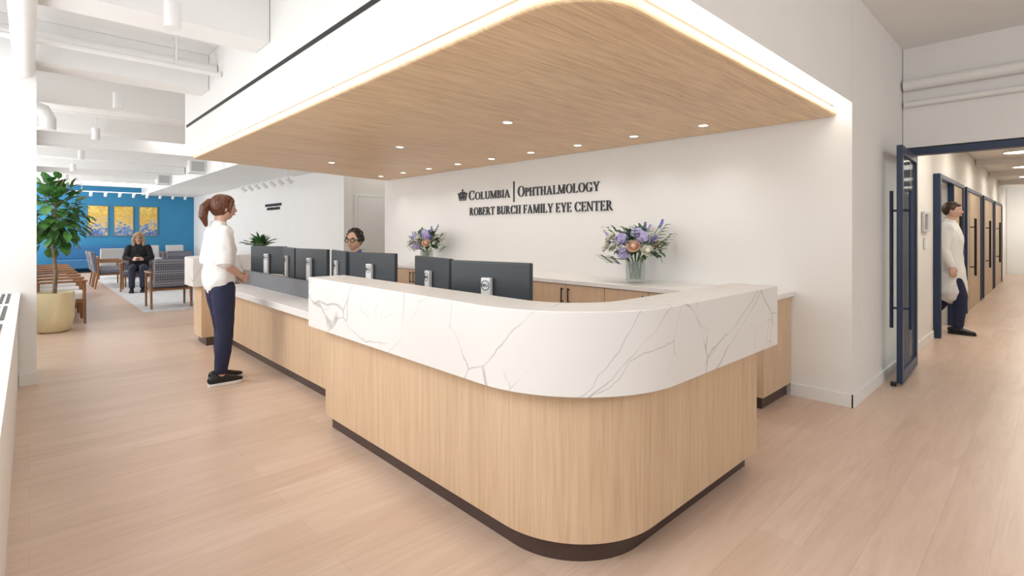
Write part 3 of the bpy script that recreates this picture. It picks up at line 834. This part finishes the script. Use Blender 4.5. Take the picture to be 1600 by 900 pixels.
cloth(w, 'trousers', M['navyc'], [([((0, 0, .86), .112, .165), ((-.01, 0, .93), .116, .168), ((0, 0, .99), .10, .15)], Y_)] +
      [([(hp, .098), (seg(hp, kn, .5), .085), (kn, .068), (seg(kn, an, .4), .066), (seg(kn, an, .86), .054)], Y_) for hp, kn, an, _ in legs], fold=.005)
for hp, kn, an, pt in legs: shoe(w, an, pt, M['black'], M['sole'])
bm = BM(); ball(bm, (-.022, 0, .02), (.097, .087, .107), HM, 28, 20); ball(bm, (.0, .0, .062), (.09, .074, .062), HM)
ball(bm, (-.115, 0, .045), (.03, .03, .03), HM)
tube(bm, [(HM @ V((-.115, 0, .05)), .03), (HM @ V((-.155, 0, .0)), .04), (HM @ V((-.165, 0, -.08)), .036), (HM @ V((-.14, 0, -.16)), .015)])
for s in (1, -1): tube(bm, [(HM @ V((.055, s * .066, .06)), .016), (HM @ V((.035, s * .077, .0)), .010), (HM @ V((.03, s * .074, -.05)), .005)], ref=(1, 0, 0))
mk('hair', fuse(bm, .006, 3, .0025, (50, 50, 12)), M['hairb'], w, True)

# seated receptionist ----------------------------------------------
def sit_legs(hz, kz, kx, az=.086, ax=.0, dy=.10):
    return [((0, s * .09, hz), (kx, s * dy, kz), (kx + ax, s * dy, az), 0.) for s in (-1, 1)]
w = thing('person', 'seated receptionist with short dark curly hair, black glasses and blue print top behind the monitors', 'person', (2.74, 5.52, 0), PI + .15)
torso = [((-.02, 0, .60), .11, .17), ((0, 0, .70), .10, .155), ((0, 0, .84), .095, .145), ((.0, 0, .98), .10, .16), ((0, 0, 1.06), .07, .14), ((0, 0, 1.10), .05, .065)]
arms = []
for s in (-1, 1):
    arms.append(((0, s * .17, 1.03), (.06, s * .23, .80), (.28, s * .13, .785), (1, -.2 * s, -.12), (0, 0, -1), (0, -s, 0), .35))
legs = sit_legs(.58, .575, .42, ax=-.08)
HM = figure(w, torso, (.03, 0, 1.265), .45, -.03, arms, legs, M['skin'], M['haird'], True)
sl = []
for (sh, el, wr, *_) in arms:
    sl.append(([(V(sh) + V((0, 0, .005)), .066), (seg(sh, el, .5), .06), (el, .052)], (1, 0, 0))); sl.append(([(el, .052), (seg(el, wr, .6), .046)], (0, 0, 1)))
cloth(w, 'blouse', M['printb'], [([((-.02, 0, .58), .13, .185), ((0, 0, .70), .12, .175), ((0, 0, .84), .115, .165), ((0, 0, .98), .122, .178), ((0, 0, 1.06), .092, .165), ((0, 0, 1.10), .07, .09), ((0, 0, 1.12), .062, .07)], Y_)] + sl)
cloth(w, 'trousers', M['blackc'], [([((-.06, 0, .58), .10, .17), ((.05, 0, .58), .09, .17)], Y_)] + [([(hp, .092), (seg(hp, kn, .5), .085), (kn, .068)], Y_) for hp, kn, an, _ in legs] + [([(kn, .066), (seg(kn, an, .5), .06), (seg(kn, an, .9), .055)], Y_) for hp, kn, an, _ in legs])
for hp, kn, an, pt in legs: shoe(w, an, pt, M['black'], M['black'])
random.seed(3)
bm = BM(); ball(bm, (-.024, 0, .026), (.098, .088, .106), HM, 24, 18)
for k in range(70):
    dd = rdir(-.25)
    if dd.x > .55 and dd.z < .55: continue
    ball(bm, (-.024 + dd.x * .098, dd.y * .088, .03 + dd.z * .108), (.02, .02, .02), HM, 8, 6)
mk('hair', fuse(bm, .007, 1), M['haird'], w, True)

ch = thing('office_chair', 'dark office chair under the seated receptionist', 'chair', (2.78, 5.52, 0), PI)
bm = BM(); box(bm, -.24, .24, -.24, .24, .42, .485); obj('seat', bm, M['black'], ch, bev=.03)
bm = BM(); box(bm, -.30, -.25, -.22, .22, .55, .98); obj('backrest', bm, M['black'], ch, bev=.02)
bm = BM(); box(bm, -.27, -.245, -.04, .04, .44, .6); obj('back_bracket', bm, M['black'], ch)
bm = BM(); cyl(bm, (0, 0, .08), (0, 0, .42), .03); obj('column', bm, M['black'], ch, True)
for k in range(5):
    a = k * 2 * PI / 5 + .4
    bm = BM(); tube(bm, [((0, 0, .1), .022), ((.26 * math.cos(a), .26 * math.sin(a), .075), .016)], ref=(0, 0, 1)); lg = obj('leg', bm, M['black'], ch, True)
    bm = BM(); cyl(bm, (.26 * math.cos(a), .26 * math.sin(a) - .02, .03), (.26 * math.cos(a), .26 * math.sin(a) + .02, .03), .03); obj('caster', bm, M['black'], lg, True)

# seated visitor -----------------------------------------------------
VX, VY = 1.85, 14.6
w = thing('person', 'seated visitor in black top and dark jeans looking at a phone', 'person', (VX, VY, .006), math.radians(-100))
torso = [((-.10, 0, .55), .11, .18), ((-.10, 0, .66), .12, .175), ((-.10, 0, .80), .115, .16), ((-.09, 0, .94), .11, .17), ((-.085, 0, 1.02), .075, .145), ((-.08, 0, 1.06), .05, .065)]
arms = [((-.08, s * .175, 1.0), (-.02, s * .25, .76), (.17, s * .09, .72), (.7, -.5 * s, .2), (0, -s, .2), (0, 0, 1), .6) for s in (-1, 1)]
legs = sit_legs(.53, .53, .40, ax=.04)
legs = [((-.08, a[1], a[2]), b, c, d) for a, b, c, d in legs]
HM = figure(w, torso, (-.04, 0, 1.225), 0., .12, arms, legs, M['skin2'], M['hairg'], True)
sl = []
for (sh, el, wr, *_) in arms:
    sl.append(([(sh, .066), (seg(sh, el, .5), .062), (el, .056)], (1, 0, 0))); sl.append(([(el, .054), (seg(el, wr, .85), .042)], (0, 0, 1)))
cloth(w, 'sweater', M['blackc'], [([((-.10, 0, .54), .14, .20), ((-.10, 0, .66), .14, .195), ((-.10, 0, .80), .13, .18), ((-.09, 0, .94), .125, .18), ((-.085, 0, 1.02), .09, .155), ((-.08, 0, 1.055), .065, .085)], Y_)] + sl)
cloth(w, 'jeans', M['denim'], [([((-.13, 0, .54), .09, .17), ((-.02, 0, .54), .09, .17)], Y_)] + [([(hp, .092), (seg(hp, kn, .5), .085), (kn, .07)], Y_) for hp, kn, an, _ in legs] + [([(kn, .068), (seg(kn, an, .5), .062), (seg(kn, an, .9), .055)], Y_) for hp, kn, an, _ in legs])
for hp, kn, an, pt in legs: shoe(w, an, pt, M['black'], M['black'])
bm = BM(); ball(bm, (-.018, 0, .028), (.102, .096, .110), HM, 24, 18); ball(bm, (.02, 0, .075), (.082, .082, .058), HM)
for s in (1, -1): tube(bm, [(HM @ V((.045, s * .070, .06)), .026), (HM @ V((.025, s * .090, .0)), .030), (HM @ V((.015, s * .098, -.08)), .036), (HM @ V((.02, s * .09, -.17)), .026)], ref=(1, 0, 0))
tube(bm, [(HM @ V((-.08, 0, .0)), .05, .09), (HM @ V((-.075, 0, -.15)), .035, .09)])
mk('hair', fuse(bm, .008, 3, .003, (40, 40, 10)), M['hairg'], w, True)
ph = single('phone', BOX(-.035, .035, -.005, .005, 0, .14), M['black'], 'black phone held in the hands of the seated visitor', 'phone', bev=.003)
ph.location = (VX + .27 * math.cos(math.radians(-100)), VY + .27 * math.sin(math.radians(-100)), .735); ph.rotation_euler = (-.7, 0, math.radians(-10))

# walking clinician -----------------------------------------------------
w = thing('person', 'clinician in long white coat and dark trousers stepping out of the first corridor doorway', 'person', (9.12, .99, 0), math.radians(-90))
torso = [((0, 0, .90), .11, .165), ((0, 0, .98), .115, .17), ((.01, 0, 1.10), .105, .155), ((.01, 0, 1.25), .115, .18), ((.0, 0, 1.38), .10, .185), ((.0, 0, 1.46), .07, .14), ((.0, 0, 1.50), .055, .07)]
arms = [((.0, -.205, 1.43), (-.05, -.245, 1.14), (.04, -.235, .91), (.25, 0, -1), (.6, .5, 0), (.6, .3, 0), .35), ((.0, .205, 1.43), (-.04, .245, 1.14), (.08, .225, .92), (.35, 0, -.9), (.6, -.5, 0), (.6, -.3, 0), .35)]
legs = [((0, -.09, .90), (.12, -.09, .50), (.09, -.09, .088), 0.), ((0, .09, .90), (-.03, .09, .49), (-.27, .09, .150), .5)]
HM = figure(w, torso, (.025, 0, 1.655), 0., .05, arms, legs, M['skin2'], M['hairm'])
sl = []
for (sh, el, wr, *_) in arms:
    sl.append(([(sh, .07), (seg(sh, el, .5), .064), (el, .06)], (1, 0, 0))); sl.append(([(el, .058), (seg(el, wr, .92), .05)], (0, 1, 0)))
cloth(w, 'coat', M['cotton'], [([((.02, 0, .56), .165, .20), ((.015, 0, .62), .165, .20), ((.01, 0, .80), .152, .20), ((.0, 0, .98), .138, .192), ((.01, 0, 1.10), .128, .18), ((.01, 0, 1.25), .135, .195), ((.0, 0, 1.38), .115, .195), ((.0, 0, 1.46), .085, .15), ((.0, 0, 1.49), .066, .08)], Y_)] + sl, fold=.009)
cloth(w, 'trousers', M['navyc'], [([((0, 0, .88), .11, .165), ((0, 0, .98), .11, .165)], Y_)] + [([(hp, .10), (seg(hp, kn, .5), .09), (kn, .074), (seg(kn, an, .5), .068), (seg(kn, an, .9), .062)], Y_) for hp, kn, an, _ in legs])
for hp, kn, an, pt in legs: shoe(w, an, pt, M['black'], M['black'])
bm = BM(); ball(bm, (-.02, 0, .024), (.096, .084, .102), HM, 24, 18); ball(bm, (.02, 0, .07), (.07, .065, .05), HM)
mk('hair', fuse(bm, .008, 2), M['hairm'], w, True)

# ------------------------------------------------------------------ seating
def make_chair(fab, name='armchair'):
    t = thing(name, 'x', 'chair')
    for s in (-1, 1):
        bm = BM(); tube(bm, [((.27, s * .30, 0), .016, .018), ((.26, s * .30, .62), .022, .02)], caps=False, n=8); obj('leg', bm, M['walnut'], t, True)
        bm = BM(); tube(bm, [((-.31, s * .30, 0), .016, .018), ((-.25, s * .30, .40), .022, .02), ((-.25, s * .30, .62), .022, .02)], caps=False, n=8); obj('leg', bm, M['walnut'], t, True)
        bm = BM(); box(bm, -.29, .30, s * .30 - .028, s * .30 + .028, .62, .65); obj('arm', bm, M['walnut'], t, bev=.01)
    bm = BM(); box(bm, -.26, .26, -.285, .285, .315, .35); obj('seat_frame', bm, M['walnut'], t)
    bm = BM(); box(bm, -.24, .28, -.275, .275, .35, .46); obj('seat', bm, fab, t, bev=.03)
    bm = BM(); vs = box(bm, -.32, -.22, -.275, .275, .38, .88)
    for v in vs: v.co.x -= (v.co.z - .38) * .18
    obj('backrest', bm, fab, t, bev=.03)
    return t
cp, cg, cw = make_chair(M['plaid']), make_chair(M['fabl']), make_chair(M['fabw'])
used = set()
def place(c, x, y, a, lab, grp):
    z = .0065 if x > 1 and y < 21 else .001
    if c.name in used: return dup(c, (x, y, z), math.radians(a), lab, grp)
    used.add(c.name); c.location = (x, y, z); c.rotation_euler.z = math.radians(a); c['label'] = lab; c['group'] = grp
for k in range(7):
    place(cw, .34, 10.25 + .76 * k, 0, '%s walnut armchair with cream seat to the potted tree, in the window row' % ORD[k], 'chairs in the window row')
G1 = 'armchairs of the waiting area'
place(cp, 1.86, 11.15, 90, 'grey plaid armchair seen from behind, closest to the reception desk', G1)
place(cp, 2.58, 11.15, 90, 'grey plaid armchair seen from behind, just right of the closest one', G1)
place(cp, 1.86, 14.76, -100, 'armchair on which the visitor with the phone sits', G1)
place(cp, 2.75, 14.76, -90, 'grey plaid armchair right of the seated visitor', G1)
place(cp, 1.45, 15.9, 0, 'grey plaid armchair turned sideways, left behind the seated visitor', G1)
place(cp, 1.45, 16.8, 0, 'grey plaid armchair turned sideways, farthest left on the rug', G1)
place(cg, 1.75, 19.0, 90, 'light grey armchair seen from behind, below the left gold painting', G1)
place(cg, 2.45, 19.0, 90, 'light grey armchair seen from behind, below the middle gold painting', G1)
place(cg, 3.6, 16.5, 180, 'light grey armchair facing the windows, by the waiting room wall', G1)
place(cg, 3.9, 21.9, -90, 'light grey armchair at the blue wall, right of the paintings', G1)
place(cg, 3.15, 21.9, -90, 'light grey armchair at the blue wall, under the right painting', G1)
t = thing('sofa', 'long blue upholstered bench sofa against the blue wall under the paintings', 'sofa', (1.6, 22.5, 0))
bm = BM(); box(bm, -1.0, 1.0, -.38, .38, .14, .44); obj('seat', bm, M['fabb'], t, bev=.03)
bm = BM(); box(bm, -1.0, 1.0, .24, .40, .44, .86); obj('backrest', bm, M['fabb'], t, bev=.03)
for x in (-.92, .92):
    for y in (-.32, .32):
        bm = BM(); cyl(bm, (x, y, 0), (x, y, .14), .02, .028); obj('leg', bm, M['walnut'], t, True)
single('rug', BOX(1.42, 4.3, 10.55, 21.2, 0.0005, .006), M['rug'], 'pale grey rug under the waiting area armchairs', 'rug')

# ------------------------------------------------------------------ paintings
for k, (x0, a) in enumerate(((1.48, 'left'), (2.2, 'middle'), (2.93, 'right'))):
    t = thing('painting', 'gold and blue abstract painting, %s of the three on the blue wall' % a, 'painting', (x0 + .28, 22.99, 1.22), group='paintings on the blue wall')
    bm = BM(); box(bm, -.28, .28, -.04, 0, 0, 1.06); obj('frame', bm, M['gold'], t)
    bm = BM(); box(bm, -.262, .262, -.046, -.04, .018, 1.042); obj('canvas', bm, M['art%d' % (k + 1)], t)

# ------------------------------------------------------------------ ceiling fittings
pd = thing('pendant_light', 'x', 'pendant light', (0, 0, 2.73))
bm = BM(); lathe(bm, [(.045, .0), (.05, .0), (.05, .17), (.012, .175), (.0001, .175)], n=24); obj('lamp_shade', bm, M['white'], pd, True)
bm = BM(); lathe(bm, [(.0001, .012), (.044, .012)], n=20); obj('lens', bm, M['lens'], pd)
bm = BM(); cyl(bm, (0, 0, .17), (0, 0, .50), .005, n=8); obj('cord', bm, M['white'], pd)
bm = BM(); lathe(bm, [(.06, .49), (.06, .518), (.0001, .518)], n=20); obj('ceiling_cup', bm, M['white'], pd, True)
for k in range(6):
    y = [4.05, 7.1, 9.75, 12.6, 15.2, 18.0][k]
    lab = '%s white cylinder pendant light over the window aisle' % ORD[k]
    z = 2.73
    if k == 0: pd.location = (.70, y, z); pd['label'] = lab; pd['group'] = 'pendants over the window aisle'
    else: dup(pd, (.72, y, z), 0, lab, 'pendants over the window aisle')

def pipe(pts, r, lab, hang=()):
    c = V(pts[0]).lerp(V(pts[-1]), .5)
    t = thing('pipe', lab, 'pipe', c)
    bm = BM(); tube(bm, [(V(p) - c, r) for p in pts], ref=(0, 0, 1), n=16, caps=False)
    obj('tube', bm, M['white'], t, True)
    for q in hang:
        p = V(pts[0]).lerp(V(pts[-1]), q) - c
        bm = BM(); top = (CE - .001) - c.z
        cyl(bm, p + V((0, 0, r * .5)), (p.x, p.y, top), .007, n=8)
        tube(bm, [(p - (V(pts[-1]) - V(pts[0])).normalized() * .012, r * 1.08), (p + (V(pts[-1]) - V(pts[0])).normalized() * .012, r * 1.08)], ref=(0, 0, 1), n=16, caps=False)
        obj('hanger', bm, M['white'], t, True)
pipe([(-.48, 5.88, 3.02), (1.39, 5.88, 3.02)], .05, 'thick white pipe across the window aisle ceiling, nearest the pendant', (.2, .8))
pipe([(-.48, 5.70, 2.93), (1.39, 5.70, 2.93)], .025, 'thin white pipe running beside the thick ceiling pipe', (.2, .8))
pipe([(-.48, 9.1, 3.0), (2.9, 9.1, 3.0)], .045, 'white pipe across the ceiling beyond the reception canopy', (.15, .85))
pipe([(-.48, 13.0, 3.0), (2.9, 13.0, 3.0)], .045, 'white pipe across the ceiling deep in the waiting area', (.15, .85))
pipe([(-.03, 1.2, 2.80), (-.03, 6.25, 2.80)], .07, 'fat white pipe along the window wall at upper left', (.2, .55))
t = thing('pipe', 'white elbow pipe turning down beyond the window pillar', 'pipe', (.1, 8.0, 2.5))
bm = BM(); tube(bm, [((-.58, 0, .30), .075), ((-.08, 0, .30), .075), ((.02, 0, .27), .075), ((.06, 0, .18), .075), ((.06, 0, .05), .075)], ref=(0, 1, 0), n=16, caps=False); obj('tube', bm, M['white'], t, True)
bm = BM(); cyl(bm, (-.2, 0, .3), (-.2, 0, .749), .008, n=8); obj('hanger', bm, M['white'], t, True)
pipe([(6.5235, 1.07, 2.86), (6.5235, -4, 2.86)], .056, 'thick white pipe on the wall above the glazed door')
pipe([(6.5485, 1.07, 2.67), (6.5485, -4, 2.67)], .031, 'thin white pipe just above the glazed door')

def track(lab, p0, p1, nh, aim, drop):
    p0, p1 = V(p0), V(p1); c = (p0 + p1) / 2
    t = thing('track_light', lab, 'track light', c)
    bm = BM(); d = (p1 - p0)
    tube(bm, [(p0 - c, .015), (p1 - c, .015)], ref=(0, 0, 1), n=4, caps=False)
    for k in (.1, .9): cyl(bm, p0 + d * k - c, p0 + d * k - c + V((0, 0, drop)), .006, n=8)
    obj('track', bm, M['white'], t)
    for k in range(nh):
        q = p0 + d * ((k + .5) / nh) - c
        bm = BM(); cyl(bm, q, q - V((0, 0, .06)), .008, n=8); cyl(bm, q - V((0, 0, .06)) - V(aim) * .05, q - V((0, 0, .08)) + V(aim) * .09, .04, .045, n=14)
        obj('spot_head', bm, M['white'], t, True)
track('white track with small spotlights facing the waiting room wall lettering', (3.9, 10.6, 2.5), (3.9, 14.2, 2.5), 7, (.8, 0, -.5), .2)
track('white track with spotlights washing the blue wall and paintings', (.9, 21.55, 2.68), (4.3, 21.55, 2.68), 9, (0, .8, -.5), .2)
for k, (x, y, lab) in enumerate(((2.829, 13.7, 'white square ceiling box on the bulkhead, nearer of two'), (2.829, 17.7, 'white square ceiling box on the bulkhead, farther of two'))):
    t = thing('speaker_box', lab, 'speaker', (x, y, 2.72), group='boxes on the bulkhead')
    bm = BM(); box(bm, -.17, .17, -.17, .17, 0, .3); obj('housing', bm, M['white'], t, bev=.01)
    bm = BM(); box(bm, -.13, .13, -.176, -.171, .04, .26); obj('grille', bm, M['fabl'], t)
    bm = BM(); cyl(bm, (0, 0, .3), (0, 0, .529), .02); obj('bracket', bm, M['white'], t)
cl = thing('ceiling_light', 'x', 'ceiling light', (0, 0, 2.779))
bm = BM(); lathe(bm, [(.2, 0), (.2, -.03), (.185, -.035), (.185, -.02)], n=28); obj('trim_ring', bm, M['white'], cl, True)
bm = BM(); lathe(bm, [(.0001, -.03), (.185, -.03)], n=28); obj('lens', bm, M['lens'], cl)
for k, x in enumerate((7.6, 9.7, 12.5, 15.4, 18.2)):
    lab = '%s round ceiling light in the corridor beyond the glazed door' % ORD[k]
    if k == 0: cl.location = (x, .45, 2.779); cl['label'] = lab; cl['group'] = 'corridor ceiling lights'
    else: dup(cl, (x, .45, 2.779), 0, lab, 'corridor ceiling lights')
t = thing('wall_controller', 'small grey control panel on the wall before the first corridor doorway', 'control panel', (7.85, 1.085, 1.37))
bm = BM(); box(bm, -.2, .2, -.03, 0, 0, .24); obj('casing', bm, M['silver'], t, bev=.005)
bm = BM(); box(bm, -.16, .0, -.034, -.03, .03, .21); obj('screen', bm, M['screen'], t)
obj('switch_plate', BOX(-.05, .1, -.015, 0, -.2, -.07), M['white'], t)

# radiator enclosure under the windows
t = thing('radiator_cover', 'long white radiator enclosure with dark top grilles along the window wall', 'radiator cover', (-.28, 3.6, 0))
bm = BM(); box(bm, -.44, -.07, -.5, 6.27, 0, .80); obj('body', bm, M['white'], t, world=True)
bm = BM(); box(bm, -.44, -.055, -.5, 6.28, .80, .83); obj('top_panel', bm, M['white'], t, world=True)
for k in range(6):
    y = .4 + 1.0 * k
    bm = BM()
    for q in range(9): box(bm, -.42 + q * .036, -.40 + q * .036, y, y + .8, .83, .834)
    obj('grille', bm, M['black'], t, world=True)

# ------------------------------------------------------------------ lights
def area(loc, tgt, sx, sy, e, col=(1, 1, 1)):
    L = bpy.data.lights.new('area', 'AREA'); L.shape = 'RECTANGLE'; L.size = sx; L.size_y = sy; L.energy = e; L.color = col
    o = bpy.data.objects.new('area_lamp', L); C.objects.link(o); o.location = loc
    o.rotation_euler = (V(tgt) - V(loc)).to_track_quat('-Z', 'Y').to_euler()
    return o
day = (1., .99, .985)
for y0, y1, e in ((-.6, 2.3, 38), (2.5, 6.29, 62), (6.95, 11.6, 80), (12.2, 17, 95), (17.6, 23, 150)):
    area((-.75, (y0 + y1) / 2, 1.95), (3, (y0 + y1) / 2, 2.0), y1 - y0, 2.0, e, day)
sn = bpy.data.lights.new('sun', 'SUN'); sn.energy = .9; sn.angle = .45; sn.color = (1, .98, .95)
so = bpy.data.objects.new('sun_lamp', sn); C.objects.link(so); so.location = (-6, 2, 6)
so.rotation_euler = V((.80, -.22, -.56)).to_track_quat('-Z', 'Y').to_euler()
area((2.6, -3.2, 3.1), (3.2, -.5, .7), 3.5, 1.6, 90, (1, .98, .95))  # added fill lamp, unseen behind the camera, brightens the near room
area((2.3, 12.0, 3.2), (2.3, 12.0, 0), 1.2, 1.2, 12, (1, .97, .93))
area((2.6, 21.0, 3.1), (2.6, 23, 1.6), 3.0, .3, 26, (1, .97, .93))
for x in (7.6, 9.7, 12.5, 15.4, 18.2, 21):
    area((x, .1, 2.62), (x, .1, 0), .9, .9, 17, (1, .95, .87))
area((21.2, .2, 2.0), (22.8, .2, 1.3), .8, .8, 14, (1, .97, .93))  # extra lamp added to brighten the corridor end wall, no fitting there
area((9.3, 2.6, 2.6), (9.3, 2.2, 0), .8, .8, 20, (1, .95, .88))
area((5.4, 9.1, 3.1), (5.4, 9.1, 0), .5, .5, 9, (1, .95, .87))
wd = bpy.data.worlds.new('World'); S.world = wd; wd.use_nodes = True
wd.node_tree.nodes['Background'].inputs[0].default_value = (.98, .985, 1, 1)
wd.node_tree.nodes['Background'].inputs[1].default_value = .66

# ------------------------------------------------------------------ camera
cam = bpy.data.cameras.new('Camera'); co = bpy.data.objects.new('Camera', cam); C.objects.link(co)
cam.sensor_width = 36; cam.lens = 801 / 1600 * 36; cam.clip_start = .05
cam.shift_y = -88 / 1600
co.location = (0, 0, 1.37); co.rotation_euler = (PI / 2, 0, -math.radians(43.3))
S.camera = co
